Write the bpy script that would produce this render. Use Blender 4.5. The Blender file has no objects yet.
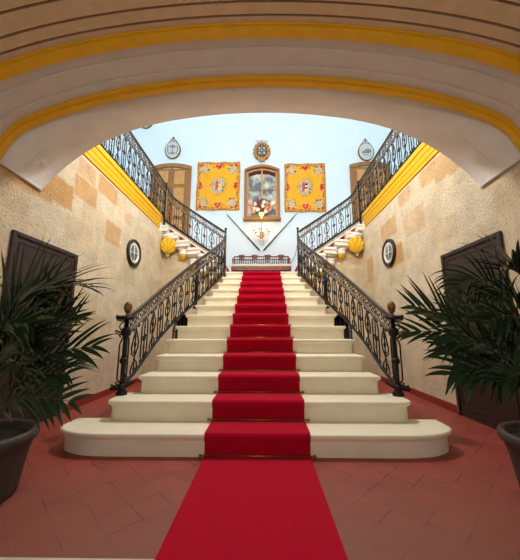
import bpy, math, random
from mathutils import Vector, Matrix
random.seed(7)
C = bpy.context.scene.collection
PI = math.pi

# ------------------------------------------------------------------ materials
def new_mat(name):
    m = bpy.data.materials.new(name); m.use_nodes = True
    nt = m.node_tree; b = nt.nodes['Principled BSDF']
    return m, nt, b

def srgb(r, g, b):
    f = lambda c: (c/255/12.92) if c/255 <= .04045 else ((c/255+.055)/1.055)**2.4
    return (f(r), f(g), f(b), 1)

def mat(name, col, rough=.6, metal=0, var=.12, scale=12, bump=0.0, bscale=60, emis=None, es=0, sheen=0, spec=.5):
    m, nt, b = new_mat(name)
    N, L = nt.nodes, nt.links
    tc = N.new('ShaderNodeTexCoord')
    no = N.new('ShaderNodeTexNoise'); no.inputs['Scale'].default_value = scale; no.inputs['Detail'].default_value = 5
    L.new(tc.outputs['Object'], no.inputs['Vector'])
    rp = N.new('ShaderNodeMapRange'); rp.inputs['From Min'].default_value = .3; rp.inputs['From Max'].default_value = .7
    rp.inputs['To Min'].default_value = 1-var; rp.inputs['To Max'].default_value = 1+var
    L.new(no.outputs['Fac'], rp.inputs['Value'])
    vm = N.new('ShaderNodeVectorMath'); vm.operation = 'SCALE'; vm.inputs[0].default_value = col[:3]
    L.new(rp.outputs['Result'], vm.inputs['Scale'])
    L.new(vm.outputs['Vector'], b.inputs['Base Color'])
    b.inputs['Roughness'].default_value = rough; b.inputs['Metallic'].default_value = metal
    b.inputs['Specular IOR Level'].default_value = spec
    if sheen: b.inputs['Sheen Weight'].default_value = sheen
    if bump:
        n2 = N.new('ShaderNodeTexNoise'); n2.inputs['Scale'].default_value = bscale; n2.inputs['Detail'].default_value = 6
        L.new(tc.outputs['Object'], n2.inputs['Vector'])
        bu = N.new('ShaderNodeBump'); bu.inputs['Strength'].default_value = bump; bu.inputs['Distance'].default_value = .02
        L.new(n2.outputs['Fac'], bu.inputs['Height']); L.new(bu.outputs['Normal'], b.inputs['Normal'])
    if emis:
        b.inputs['Emission Color'].default_value = emis; b.inputs['Emission Strength'].default_value = es
    return m

def stone_mat(name, axis, tans):
    """limestone ashlar: blocks laid along `axis`, a few warmer blocks, pitted surface"""
    m, nt, b = new_mat(name); N, L = nt.nodes, nt.links
    tc = N.new('ShaderNodeTexCoord')
    sp = N.new('ShaderNodeSeparateXYZ'); L.new(tc.outputs['Object'], sp.inputs[0])
    cb = N.new('ShaderNodeCombineXYZ'); L.new(sp.outputs[axis], cb.inputs[0]); L.new(sp.outputs['Z'], cb.inputs[1])
    nw = N.new('ShaderNodeTexNoise'); nw.inputs['Scale'].default_value = 5; nw.inputs['Detail'].default_value = 3
    L.new(tc.outputs['Object'], nw.inputs['Vector'])
    sc = N.new('ShaderNodeVectorMath'); sc.operation = 'SCALE'; sc.inputs['Scale'].default_value = .07
    L.new(nw.outputs['Color'], sc.inputs[0])
    ad = N.new('ShaderNodeVectorMath'); ad.operation = 'ADD'; L.new(cb.outputs[0], ad.inputs[0]); L.new(sc.outputs[0], ad.inputs[1])
    br = N.new('ShaderNodeTexBrick'); L.new(ad.outputs[0], br.inputs['Vector'])
    br.inputs['Scale'].default_value = 1; br.inputs['Brick Width'].default_value = .62; br.inputs['Row Height'].default_value = .34
    br.inputs['Mortar Size'].default_value = .006; br.inputs['Mortar Smooth'].default_value = 1; br.inputs['Bias'].default_value = -.25
    br.inputs['Color1'].default_value = srgb(234, 218, 188); br.inputs['Color2'].default_value = srgb(224, 202, 164)
    br.inputs['Mortar'].default_value = srgb(232, 212, 176)
    # warmer individual blocks
    msk = None
    s2 = N.new('ShaderNodeSeparateXYZ'); L.new(ad.outputs[0], s2.inputs[0])
    def box1(out, c, h):
        a = N.new('ShaderNodeMath'); a.operation = 'SUBTRACT'; L.new(out, a.inputs[0]); a.inputs[1].default_value = c
        d = N.new('ShaderNodeMath'); d.operation = 'ABSOLUTE'; L.new(a.outputs[0], d.inputs[0])
        r = N.new('ShaderNodeMapRange'); r.inputs['From Min'].default_value = h-.03; r.inputs['From Max'].default_value = h+.02
        r.inputs['To Min'].default_value = 1; r.inputs['To Max'].default_value = 0; L.new(d.outputs[0], r.inputs['Value'])
        return r.outputs['Result']
    for (u, v, hu, hv, k) in tans:
        a = box1(s2.outputs['X'], u+.035, hu); c = box1(s2.outputs['Y'], v+.035, hv)
        mu = N.new('ShaderNodeMath'); mu.operation = 'MULTIPLY'; L.new(a, mu.inputs[0]); L.new(c, mu.inputs[1])
        m2 = N.new('ShaderNodeMath'); m2.operation = 'MULTIPLY'; L.new(mu.outputs[0], m2.inputs[0]); m2.inputs[1].default_value = k
        if msk is None: msk = m2.outputs[0]
        else:
            mx = N.new('ShaderNodeMath'); mx.operation = 'MAXIMUM'; L.new(msk, mx.inputs[0]); L.new(m2.outputs[0], mx.inputs[1]); msk = mx.outputs[0]
    col = br.outputs['Color']
    if msk is not None:
        mi = N.new('ShaderNodeMix'); mi.data_type = 'RGBA'; L.new(msk, mi.inputs[0]); L.new(col, mi.inputs[6])
        mi.inputs[7].default_value = srgb(214, 166, 108); col = mi.outputs[2]
    n1 = N.new('ShaderNodeTexNoise'); n1.inputs['Scale'].default_value = 3.0; n1.inputs['Detail'].default_value = 8; n1.inputs['Roughness'].default_value = .65
    L.new(tc.outputs['Object'], n1.inputs['Vector'])
    r1 = N.new('ShaderNodeMapRange'); r1.inputs['From Min'].default_value = .3; r1.inputs['From Max'].default_value = .7
    r1.inputs['To Min'].default_value = .82; r1.inputs['To Max'].default_value = 1.12; L.new(n1.outputs['Fac'], r1.inputs['Value'])
    n3 = N.new('ShaderNodeTexNoise'); n3.inputs['Scale'].default_value = 38; n3.inputs['Detail'].default_value = 6; n3.inputs['Roughness'].default_value = .7
    L.new(tc.outputs['Object'], n3.inputs['Vector'])
    r3 = N.new('ShaderNodeMapRange'); r3.inputs['From Min'].default_value = .34; r3.inputs['From Max'].default_value = .46
    r3.inputs['To Min'].default_value = .64; r3.inputs['To Max'].default_value = 1; L.new(n3.outputs['Fac'], r3.inputs['Value'])
    mm = N.new('ShaderNodeMath'); mm.operation = 'MULTIPLY'; L.new(r1.outputs[0], mm.inputs[0]); L.new(r3.outputs[0], mm.inputs[1])
    vs = N.new('ShaderNodeVectorMath'); vs.operation = 'SCALE'; L.new(col, vs.inputs[0]); L.new(mm.outputs[0], vs.inputs['Scale'])
    L.new(vs.outputs[0], b.inputs['Base Color'])
    bu = N.new('ShaderNodeBump'); bu.inputs['Strength'].default_value = 1.0; bu.inputs['Distance'].default_value = .025
    L.new(n3.outputs['Fac'], bu.inputs['Height']); L.new(bu.outputs[0], b.inputs['Normal'])
    b.inputs['Roughness'].default_value = .9; b.inputs['Specular IOR Level'].default_value = .2
    return m

def floor_mat():
    m, nt, b = new_mat('red_floor_tiles'); N, L = nt.nodes, nt.links
    tc = N.new('ShaderNodeTexCoord'); mp = N.new('ShaderNodeMapping'); mp.inputs['Rotation'].default_value = (0, 0, math.radians(45))
    mp.inputs['Location'].default_value = (.04, .1, 0)
    L.new(tc.outputs['Object'], mp.inputs[0])
    br = N.new('ShaderNodeTexBrick'); br.offset = 0; L.new(mp.outputs[0], br.inputs['Vector'])
    br.inputs['Scale'].default_value = 1; br.inputs['Brick Width'].default_value = .195; br.inputs['Row Height'].default_value = .195
    br.inputs['Mortar Size'].default_value = .0038; br.inputs['Mortar Smooth'].default_value = .3
    br.inputs['Color1'].default_value = srgb(158, 66, 52); br.inputs['Color2'].default_value = srgb(144, 60, 48)
    # grout shows only here and there under the red paint
    n0 = N.new('ShaderNodeTexNoise'); n0.inputs['Scale'].default_value = 3.2; n0.inputs['Detail'].default_value = 3; L.new(tc.outputs['Object'], n0.inputs['Vector'])
    cr = N.new('ShaderNodeValToRGB'); cr.color_ramp.elements[0].position = .46; cr.color_ramp.elements[0].color = srgb(138, 60, 48)
    cr.color_ramp.elements[1].position = .58; cr.color_ramp.elements[1].color = srgb(52, 22, 18); L.new(n0.outputs['Fac'], cr.inputs[0])
    L.new(cr.outputs[0], br.inputs['Mortar'])
    n1 = N.new('ShaderNodeTexNoise'); n1.inputs['Scale'].default_value = 5; n1.inputs['Detail'].default_value = 8; n1.inputs['Roughness'].default_value = .7
    L.new(tc.outputs['Object'], n1.inputs['Vector'])
    r1 = N.new('ShaderNodeMapRange'); r1.inputs['From Min'].default_value = .3; r1.inputs['From Max'].default_value = .7
    r1.inputs['To Min'].default_value = .84; r1.inputs['To Max'].default_value = 1.14; L.new(n1.outputs['Fac'], r1.inputs['Value'])
    # greyer brown towards the entrance, its edge broken up by noise
    sp = N.new('ShaderNodeSeparateXYZ'); L.new(tc.outputs['Object'], sp.inputs[0])
    wv = N.new('ShaderNodeMath'); wv.operation = 'MULTIPLY_ADD'; L.new(n1.outputs['Fac'], wv.inputs[0]); wv.inputs[1].default_value = -1.2; L.new(sp.outputs['Y'], wv.inputs[2])
    wr = N.new('ShaderNodeMapRange'); wr.inputs['From Min'].default_value = 2.1; wr.inputs['From Max'].default_value = .9; wr.inputs['To Min'].default_value = 0; wr.inputs['To Max'].default_value = .75
    L.new(wv.outputs[0], wr.inputs['Value'])
    vs = N.new('ShaderNodeVectorMath'); vs.operation = 'SCALE'; L.new(br.outputs['Color'], vs.inputs[0]); L.new(r1.outputs[0], vs.inputs['Scale'])
    mi = N.new('ShaderNodeMix'); mi.data_type = 'RGBA'; L.new(wr.outputs[0], mi.inputs[0]); L.new(vs.outputs[0], mi.inputs[6]); mi.inputs[7].default_value = srgb(128, 84, 68)
    L.new(mi.outputs[2], b.inputs['Base Color'])
    bu = N.new('ShaderNodeBump'); bu.inputs['Strength'].default_value = .25; bu.inputs['Distance'].default_value = .01
    L.new(n1.outputs['Fac'], bu.inputs['Height']); L.new(bu.outputs[0], b.inputs['Normal'])
    b.inputs['Roughness'].default_value = .55
    return m

M = {}
M['plaster'] = mat('cream_plaster', srgb(238, 234, 228), .85, var=.05, scale=4, bump=.15, bscale=40)
M['white'] = mat('white_wall_paint', srgb(212, 230, 238), .85, var=.02, scale=2, bump=.05, bscale=30)
M['archpaint'] = mat('stone_paint', srgb(212, 182, 148), .85, var=.07, scale=9, bump=.3, bscale=90)
M['archgrey'] = mat('grey_paint', srgb(214, 204, 196), .85, var=.04, scale=6, bump=.15, bscale=60)
M['yellow'] = mat('yellow_ochre_paint', srgb(232, 176, 16), .55, var=.06, scale=8, bump=.08)
M['shell'] = mat('yellow_shell_paint', srgb(236, 184, 30), .55, var=.05, scale=8)
M['step'] = mat('cream_step_stone', srgb(238, 228, 200), .55, var=.05, scale=5, bump=.12, bscale=25)
M['moulding'] = mat('cream_moulding_paint', srgb(242, 238, 226), .75, var=.03, scale=6)
M['carpet'] = mat('red_carpet_pile', srgb(180, 10, 42), .95, var=.13, scale=60, bump=.35, bscale=300, sheen=.05, spec=.05)
M['iron'] = mat('black_wrought_iron', srgb(28, 24, 24), .4, metal=.4, var=.25, scale=30)
M['handrail'] = mat('iron_handrail_painted_sheen', srgb(72, 60, 54), .36, metal=.6, var=.3, scale=14)  # lighter than the other ironwork: reflected light put into the colour
M['palerail'] = mat('iron_painted_reflection', srgb(140, 122, 104), .45, metal=.3, var=.25, scale=12)  # beige stands for light reflected off the middle rail, painted in
M['brass'] = mat('aged_brass', srgb(176, 130, 62), .3, metal=1, var=.2, scale=30)
M['finial'] = mat('gilded_bronze', srgb(138, 100, 62), .35, metal=.6, var=.3, scale=40)
M['door'] = mat('dark_brown_stained_wood', srgb(52, 36, 33), .5, var=.2, scale=10, bump=.1, bscale=30)
M['oak'] = mat('honey_oak', srgb(146, 100, 52), .5, var=.14, scale=9, bump=.08, bscale=40)
M['oakpanel'] = mat('pale_oak_panel', srgb(190, 142, 80), .5, var=.1, scale=9)
M['bench'] = mat('mahogany', srgb(124, 56, 38), .4, var=.2, scale=14)
M['cream_cushion'] = mat('cream_upholstery', srgb(226, 214, 190), .9, var=.05, scale=30)
M['black'] = mat('black_paint', srgb(34, 26, 26), .45, var=.15)
M['offwhite'] = mat('white_window_paint', srgb(226, 224, 216), .6, var=.04)
M['glassgrey'] = mat('frosted_glass', srgb(112, 116, 112), .18, var=.2, scale=9)
M['red_base'] = mat('dark_red_skirting_paint', srgb(142, 50, 42), .6, var=.1, scale=6)
M['dark'] = mat('painted_dark_interior', srgb(24, 20, 20), .9)
M['pot'] = mat('dark_brown_pot_clay', srgb(66, 56, 50), .6, var=.15, scale=12, bump=.1)
M['soil'] = mat('potting_soil', srgb(40, 28, 20), 1, var=.4, scale=40, bump=.8)
M['leaf'] = mat('palm_leaf_green', srgb(42, 64, 40), .22, var=.3, scale=4, spec=.8)
M['stem'] = mat('palm_stem_green', srgb(60, 76, 34), .5, var=.2)
M['threshold'] = mat('pale_marble_slab', srgb(200, 192, 178), .4, var=.1, scale=5)
M['lance'] = mat('dark_lance_wood', srgb(54, 36, 26), .45, var=.2)
M['steel'] = mat('dull_steel', srgb(150, 148, 140), .35, metal=.8, var=.1)
M['ceramic'] = mat('pale_glazed_ceramic', srgb(192, 196, 190), .35, var=.05)
M['blueglaze'] = mat('blue_grey_relief', srgb(112, 130, 148), .4, var=.15)
M['rope'] = mat('brown_rope', srgb(112, 82, 54), .9)
M['crest'] = mat('dark_carved_wood', srgb(76, 58, 44), .5, var=.3, scale=20)
M['gilt'] = mat('gilt_wood', srgb(178, 134, 74), .4, metal=.4, var=.25, scale=30)
M['silver'] = mat('silvered_wood', srgb(186, 182, 176), .4, metal=.3, var=.15)
M['crystal'] = mat('crystal', srgb(250, 240, 220), .1, var=.05, spec=1)
M['bulb'] = mat('lit_bulb', srgb(255, 236, 190), .4, emis=(1, .74, .36, 1), es=6)
M['litbowl'] = mat('lit_amber_glass', srgb(250, 200, 110), .4, emis=(1, .66, .22, 1), es=1.6)
M['peach'] = mat('peach_petals', srgb(214, 150, 120), .8, var=.2, scale=50)
M['creampetal'] = mat('cream_petals', srgb(236, 222, 196), .8, var=.1, scale=50)
M['burgundy'] = mat('burgundy_petals', srgb(120, 52, 44), .8, var=.2, scale=50)
M['bouquetleaf'] = mat('bouquet_leaf', srgb(66, 84, 50), .7, var=.3)
M['velvet'] = mat('dark_red_curtain', srgb(72, 24, 24), .9)
M['floor'] = floor_mat()

def glass_mat():
    m, nt, b = new_mat('window_glass'); N, L = nt.nodes, nt.links  # reflections painted into the glass colour as grey and pale blotches
    tc = N.new('ShaderNodeTexCoord'); no = N.new('ShaderNodeTexNoise'); no.inputs['Scale'].default_value = 4.5; no.inputs['Detail'].default_value = 4
    L.new(tc.outputs['Object'], no.inputs['Vector'])
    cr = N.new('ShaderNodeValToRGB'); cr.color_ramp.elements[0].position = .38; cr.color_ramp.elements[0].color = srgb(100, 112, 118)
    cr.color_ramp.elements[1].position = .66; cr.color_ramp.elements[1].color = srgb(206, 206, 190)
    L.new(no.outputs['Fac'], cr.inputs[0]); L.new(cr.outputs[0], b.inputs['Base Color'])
    b.inputs['Roughness'].default_value = .08
    return m
M['glass'] = glass_mat()

# ------------------------------------------------------------------ mesh helpers
class MB:
    def __init__(s): s.v = []; s.f = []; s.smooth = []
    def add(s, vs, fs, sm=False):
        o = len(s.v); s.v += [tuple(v) for v in vs]; s.f += [tuple(i+o for i in f) for f in fs]; s.smooth += [sm]*len(fs); return s
    def box(s, x0, x1, y0, y1, z0, z1):
        x0, x1 = min(x0, x1), max(x0, x1); y0, y1 = min(y0, y1), max(y0, y1); z0, z1 = min(z0, z1), max(z0, z1)
        return s.add([(x0,y0,z0),(x1,y0,z0),(x1,y1,z0),(x0,y1,z0),(x0,y0,z1),(x1,y0,z1),(x1,y1,z1),(x0,y1,z1)],
              [(0,3,2,1),(4,5,6,7),(0,1,5,4),(1,2,6,5),(2,3,7,6),(3,0,4,7)])
    def prism(s, poly, a0, a1, axis):
        """poly: 2D points; extruded along axis ('x': poly=(y,z); 'y': poly=(x,z); 'z': poly=(x,y))"""
        def P(p, a): return {'x': (a, p[0], p[1]), 'y': (p[0], a, p[1]), 'z': (p[0], p[1], a)}[axis]
        n = len(poly); vs = [P(p, a0) for p in poly]+[P(p, a1) for p in poly]
        fs = [tuple(range(n)), tuple(range(2*n-1, n-1, -1))]+[(i, (i+1) % n+0, (i+1) % n+n, i+n) for i in range(n)]
        return s.add(vs, fs)
    def tube(s, pts, r, n=6, r2=None, cap=True):
        pts = [Vector(p) for p in pts]; m = len(pts)
        if m < 2: return s
        up = None; vs = []
        for i, p in enumerate(pts):
            t = (pts[min(i+1, m-1)]-pts[max(i-1, 0)])
            if t.length < 1e-9: t = Vector((0, 0, 1))
            t.normalize()
            if up is None:
                up = Vector((0, 1, 0)) if abs(t.y) < .9 else Vector((1, 0, 0))
            a = (up-t*up.dot(t))
            if a.length < 1e-6: a = t.orthogonal()
            a.normalize(); up = a; b = t.cross(a)
            rr = r if not callable(r) else r(i/(m-1))
            if r2 is not None: rr = r+(r2-r)*i/(m-1)
            for k in range(n):
                an = 2*PI*(k+.5)/n; vs.append(p+a*math.cos(an)*rr+b*math.sin(an)*rr)
        fs = []
        for i in range(m-1):
            for k in range(n):
                fs.append((i*n+k, i*n+(k+1) % n, (i+1)*n+(k+1) % n, (i+1)*n+k))
        if cap: fs += [tuple(range(n-1, -1, -1)), tuple((m-1)*n+k for k in range(n))]
        return s.add(vs, fs, True)
    def lathe(s, prof, c=(0, 0, 0), n=24, mtx=None, lobes=0, amp=0):
        vs = []; m = len(prof)
        for (r, z) in prof:
            for k in range(n):
                a = 2*PI*k/n; rr = r*(1+amp*math.cos(lobes*a)) if lobes else r
                v = Vector((rr*math.cos(a), rr*math.sin(a), z))
                if mtx: v = mtx @ v
                vs.append(v+Vector(c))
        fs = [(i*n+k, i*n+(k+1) % n, (i+1)*n+(k+1) % n, (i+1)*n+k) for i in range(m-1) for k in range(n)]
        fs += [tuple(range(n-1, -1, -1)), tuple((m-1)*n+k for k in range(n))]
        return s.add(vs, fs, True)
    def ball(s, c, r, n=8, m=5, sc=(1, 1, 1)):
        prof = [(max(.001, math.sin(PI*i/m))*r, -math.cos(PI*i/m)*r) for i in range(m+1)]
        vs = []
        for (rr, z) in prof:
            for k in range(n):
                a = 2*PI*k/n; vs.append((c[0]+rr*math.cos(a)*sc[0], c[1]+rr*math.sin(a)*sc[1], c[2]+z*sc[2]))
        fs = [(i*n+k, i*n+(k+1) % n, (i+1)*n+(k+1) % n, (i+1)*n+k) for i in range(m) for k in range(n)]
        return s.add(vs, fs, True)
    def build(s, name, m, parent=None, loc=None):
        me = bpy.data.meshes.new(name)
        vs = s.v
        if loc is not None: vs = [(v[0]-loc[0], v[1]-loc[1], v[2]-loc[2]) for v in vs]
        me.from_pydata(vs, [], s.f); me.update()
        me.polygons.foreach_set('use_smooth', s.smooth)
        import bmesh
        bm = bmesh.new(); bm.from_mesh(me); bmesh.ops.recalc_face_normals(bm, faces=bm.faces); bm.to_mesh(me); bm.free()
        me.materials.append(m if not isinstance(m, str) else M[m])
        o = bpy.data.objects.new(name, me); C.objects.link(o)
        if loc is not None: o.location = loc
        if parent:
            o.parent = parent
            if parent.type == 'EMPTY': o.location = Vector(o.location)-parent.location if loc is not None else -parent.location
        return o

def thing(name, label, cat, loc=(0, 0, 0), group=None):
    o = bpy.data.objects.new(name, None); C.objects.link(o); o.location = loc; o.empty_display_size = .1
    o['label'] = label; o['category'] = cat
    if group: o['group'] = group
    return o
def tag(o, label, cat, group=None):
    o['label'] = label; o['category'] = cat
    if group: o['group'] = group
    return o
def struct(o, label=None, cat=None):
    o['kind'] = 'structure'
    if label: o['label'] = label
    if cat: o['category'] = cat
    return o
def bev(o, w=.01, seg=2):
    b = o.modifiers.new('bevel', 'BEVEL'); b.width = w; b.segments = seg; b.limit_method = 'ANGLE'; return o
SIDE = {-1: 'left', 1: 'right'}

# ------------------------------------------------------------------ dimensions (metres; camera stands at y = 0)
W = 2.65            # half width of hall
R0, TR, RI = 2.355, .3486, .19333
NS = 13
def ny(n): return R0+TR*n            # nosing y of step n
def nz(n): return RI*n               # tread height of step n
ZL = nz(13)                          # landing
YB = 8.8                             # back wall
ZG = 3.9                             # gallery floor
ZT = 9.4

# ------------------------------------------------------------------ shell
def S(mb, name, m, **k): return struct(mb.build(name, m), **k)
fl = MB().box(-W-.3, W+.3, 1.59, 7.6, -.2, 0); S(fl, 'floor', 'floor', label='dark red tiled floor around the foot of the stairs', cat='floor')
fv = MB().box(-W-.3, W+.3, -4.2, 1.59, -.2, .004); S(fv, 'floor', 'threshold', label='pale stone slab floor at the lower edge of the photo', cat='floor')

tansL = [(4.05,3.18,.28,.17,.85),(3.42,2.92,.36,.18,.95),(4.62,3.5,.3,.17,.8),(4.9,2.8,.26,.19,.8),(4.02,3.5,.22,.14,.6),(2.9,2.83,.5,.16,.9),(5.4,3.3,.15,.14,.35)]
tansR = [(5.75,3.17,.36,.19,.7),(4.75,2.95,.34,.22,.4),(5.55,2.55,.34,.2,.95),(4.2,3.55,.24,.19,.7),(3.85,3.45,.22,.2,.75),(3.55,3.4,.2,.2,.7),(6.9,2.55,.2,.3,.7),(5.0,3.55,.22,.16,.5)]
for sg, tans, hid in ((-1, tansL, (2.90, 3.98)), (1, tansR, (3.02, 4.08))):
    sm = stone_mat('limestone_%s' % SIDE[sg], 'Y', tans)
    w = MB().box(sg*W, sg*(W+.35), -4.2, 7.6, 0, 3.66)
    S(w, 'wall_%s' % SIDE[sg], sm, label='pale limestone block wall on the %s side' % SIDE[sg], cat='wall')
    # red painted skirting, broken at the door
    b = MB().box(sg*(W-.018), sg*W, hid[1]+.06, 7.2, 0, .10).box(sg*(W-.018), sg*W, -3, hid[0]-.06, 0, .10)
    S(b, 'baseboard_%s' % SIDE[sg], 'red_base')
    # gallery slab and its outer wall
    g = MB().box(sg*W, sg*4.75, 3.2, YB, 3.66, ZG)
    S(g, 'floor', 'moulding', label='upper gallery floor slab on the %s side' % SIDE[sg], cat='floor')
    ow = MB().box(sg*4.75, sg*5.05, 3.0, YB+.3, 3.4, ZT)
    S(ow, 'wall_%s_upper' % SIDE[sg], 'white', label='white upper wall behind the %s gallery' % SIDE[sg], cat='wall')
    # yellow cornice, three fillets with a cut end
    prof = [(W+.0, 3.68), (W-.03, 3.69), (W-.03, 3.75), (W-.04, 3.76), (W-.045, 3.84), (W-.055, 3.85), (W-.06, 3.93), (W-.08, 3.945), (W-.08, 4.03), (W-.0, 4.03)]
    yc = MB().prism([(sg*x, z) for x, z in prof], 3.2, 6.98, 'y')
    S(yc, 'trim_%d' % (1 if sg < 0 else 2), 'yellow', label='yellow moulded cornice along the edge of the %s gallery' % SIDE[sg], cat='cornice')

wb = MB().box(-5.05, 5.05, YB, YB+.3, 0, ZT)
S(wb, 'wall_back', 'white', label='white back wall above the landing', cat='wall')

# walls under the side flights, slanting slightly
def yf(x): return 6.80+(abs(x)-.885)*.26      # line of the side-flight railing
sf = stone_mat('limestone_under_flights', 'X', [(2.45,2.95,.2,.16,.5),(-2.45,2.9,.2,.12,.2),(1.9,2.2,.28,.18,.3)])
for sg in (-1, 1):
    A0, A1 = 1.70, 2.25        # low arched opening
    xs = [.80, A0]+[A0+(A1-A0)*i/10 for i in range(1, 10)]+[A1, W]
    w = MB(); top = lambda x: ZL-.13 + max(0, (x-.9))*.72
    def hole(x):
        if A0 <= x <= A1: return 1.05+.45*math.sqrt(max(0, 1-((x-(A0+A1)/2)/((A1-A0)/2))**2))
        return None
    def q(xa, za0, za1, xb, zb0, zb1):
        ya, yb_ = yf(xa)+.16, yf(xb)+.16
        v = [(sg*xa,ya,za0),(sg*xb,yb_,zb0),(sg*xb,yb_,zb1),(sg*xa,ya,za1)]
        v2 = [(a, b+.25, c) for a, b, c in v]
        w.add(v+v2, [(0,1,2,3),(7,6,5,4),(0,4,5,1),(1,5,6,2),(2,6,7,3),(3,7,4,0)])
    for xa, xb in zip(xs[:-1], xs[1:]):
        if xa >= A0 and xb <= A1: q(xa, hole(xa), top(xa), xb, hole(xb), top(xb))
        else: q(xa, 0, top(xa), xb, 0, top(xb))
    S(w, 'wall_%s_under_flight' % SIDE[sg], sf, label='limestone wall under the %s upper flight' % SIDE[sg], cat='wall')
    # iron grille in the arch
    t = thing('arched_grille', 'low arched iron grille half hidden behind the %s railing, under the upper flight' % SIDE[sg], 'grille', (sg*(A0+A1)/2, yf(2)+.2, 0))
    g = MB(); xc = (A0+A1)/2; rw = (A1-A0)/2
    arc = [(sg*(xc+rw*.97*math.cos(PI*i/14)), yf(xc)+.24, 1.05+.44*math.sin(PI*i/14)) for i in range(15)]
    g.tube([(arc[0][0], arc[0][1], 0)]+arc+[(arc[-1][0], arc[-1][1], 0)], .02)
    for z in (.02, .6, 1.05): g.tube([(sg*(A0+.01), yf(xc)+.24, z+.02), (sg*(A1-.01), yf(xc)+.24, z+.02)], .015)
    g.build('frame', 'iron', t)
    for i in range(1, 6):
        x = A0+(A1-A0)*i/6; zz = 1.05+.42*math.sqrt(max(0, 1-((x-xc)/rw)**2))
        MB().tube([(sg*x, yf(xc)+.24, .02), (sg*x, yf(xc)+.24, zz)], .010).build('bar', 'iron', t)
    MB().box(sg*(A0-.05), sg*(A1+.05), yf(xc)+.45, yf(xc)+.47, 0, 1.6).build('interior_shade_sheet', 'dark', t)  # sheet painted near black for the shade inside the opening

# ------------------------------------------------------------------ staircase
def step_outline(n):
    hw = {1: 1.86, 2: 1.56, 3: 1.385, 4: 1.33, 5: 1.33, 6: 1.31, 7: 1.255, 8: 1.19, 9: 1.115, 10: 1.04, 11: .98, 12: .935, 13: .90}[n]
    return hw
stair = thing('staircase', 'wide cream stone staircase rising from the red tiled floor to the landing', 'staircase', (0, ny(1), 0))
def rounded_plan(hw, y0, y1, rx, ry, inset=0, seg=10):
    """plan of a tread: back edge at y1, front at y0, the front corners rounded by an ellipse rx, ry"""
    pts = [(-hw+inset, y1)]
    for i in range(seg+1):
        a = PI+PI/2*i/seg; pts.append((-hw+rx+(rx-inset)*math.cos(a), y0+ry+(ry-inset)*math.sin(a)))
    pts += [(-p[0], p[1]) for p in reversed(pts)]
    return pts
def stack_plan(mb, layers):
    n = len(layers[0][0]); vs = []; fs = []
    for pl, z in layers: vs += [(x, y, z) for x, y in pl]
    for i in range(len(layers)-1):
        for k in range(n): fs.append((i*n+k, i*n+(k+1) % n, (i+1)*n+(k+1) % n, (i+1)*n+k))
    fs += [tuple(range(n-1, -1, -1)), tuple((len(layers)-1)*n+k for k in range(n))]
    mb.add(vs, fs); return mb
for n in range(1, NS+1):
    hw = step_outline(n); y0 = ny(n); y1 = ny(n+1)+.06 if n < NS else YB-.003
    if n == 1: rx, ry, y1 = .50, .27, ny(2)+.12
    elif n == 2: rx, ry = .10, .10
    else: rx, ry = .02, .02
    z0 = max(0, nz(n-1)-.0) if n < 3 else max(0, nz(n-1)-.4)
    zt = nz(n); mb = MB()
    if n >= 3: z0 = 0 if n < 13 else nz(12)-.2
    L = [(rounded_plan(hw-.03, y0+.03, y1, rx, ry), z0), (rounded_plan(hw-.03, y0+.03, y1, rx, ry), zt-.06),
         (rounded_plan(hw-.02, y0+.016, y1, rx, ry), zt-.052), (rounded_plan(hw-.018, y0+.014, y1, rx, ry), zt-.044), (rounded_plan(hw-.004, y0+.004, y1, rx, ry), zt-.038),
         (rounded_plan(hw, y0, y1, rx, ry), zt-.026), (rounded_plan(hw, y0, y1, rx, ry), zt-.014), (rounded_plan(hw-.004, y0+.004, y1, rx, ry), zt-.004), (rounded_plan(hw-.012, y0+.012, y1, rx, ry), zt)]
    stack_plan(mb, L)
    if n == 1: mb.v = [(v[0]-.035, v[1], v[2]) for v in mb.v]
    nm = 'step' if n < NS else 'landing'
    o = mb.build(nm, 'step', stair)
    if n == 1: o['label'] = 'wide lowest step with rounded ends'
for sg in (-1, 1): MB().prism([(sg*.87, ny(13)+.03), (sg*.92, yf(.92)+.42), (sg*2.6, yf(2.6)+.42), (sg*2.6, YB-.003), (sg*.87, YB-.003)], ZL-.3, ZL-.001, 'z').build('landing_side', 'step', stair)

# red stair carpet
prof = [(1.45, 0.006)]
t = .012
prof.append((ny(1)+.03-t, t))
for n in range(1, NS+1):
    yr = ny(n)+.03-t; yn = ny(n)-t; z = nz(n)
    prof += [(yr, nz(n-1)+t), (yr, z-.065), (yn, z-.045), (yn-.003, z-.01), (yn+.008, z+t*.7), (yn+.03, z+t)]
    if n < NS: prof.append((ny(n+1)+.03-t, z+t))
    else: prof.append((7.75, z+t))
hwc = .462
mb = MB(); vs = []; NX = 8
pr_ = []
for p in prof:
    if not pr_ or (abs(p[0]-pr_[-1][0])+abs(p[1]-pr_[-1][1])) > 1e-5: pr_.append(p)
for (y, z) in pr_:
    for i in range(NX+1): vs.append((-hwc+2*hwc*i/NX, y, z+(.002 if z < .02 else 0)))
fs = [(j*(NX+1)+i, j*(NX+1)+i+1, (j+1)*(NX+1)+i+1, (j+1)*(NX+1)+i) for j in range(len(pr_)-1) for i in range(NX)]
mb.add(vs, fs)
o = mb.build('carpet_runner', 'carpet'); tag(o, 'long red carpet runner laid over the floor and up the middle of the stairs', 'carpet')
so = o.modifiers.new('solid', 'SOLIDIFY'); so.thickness = .009; so.offset = -1 if False else 0

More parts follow.
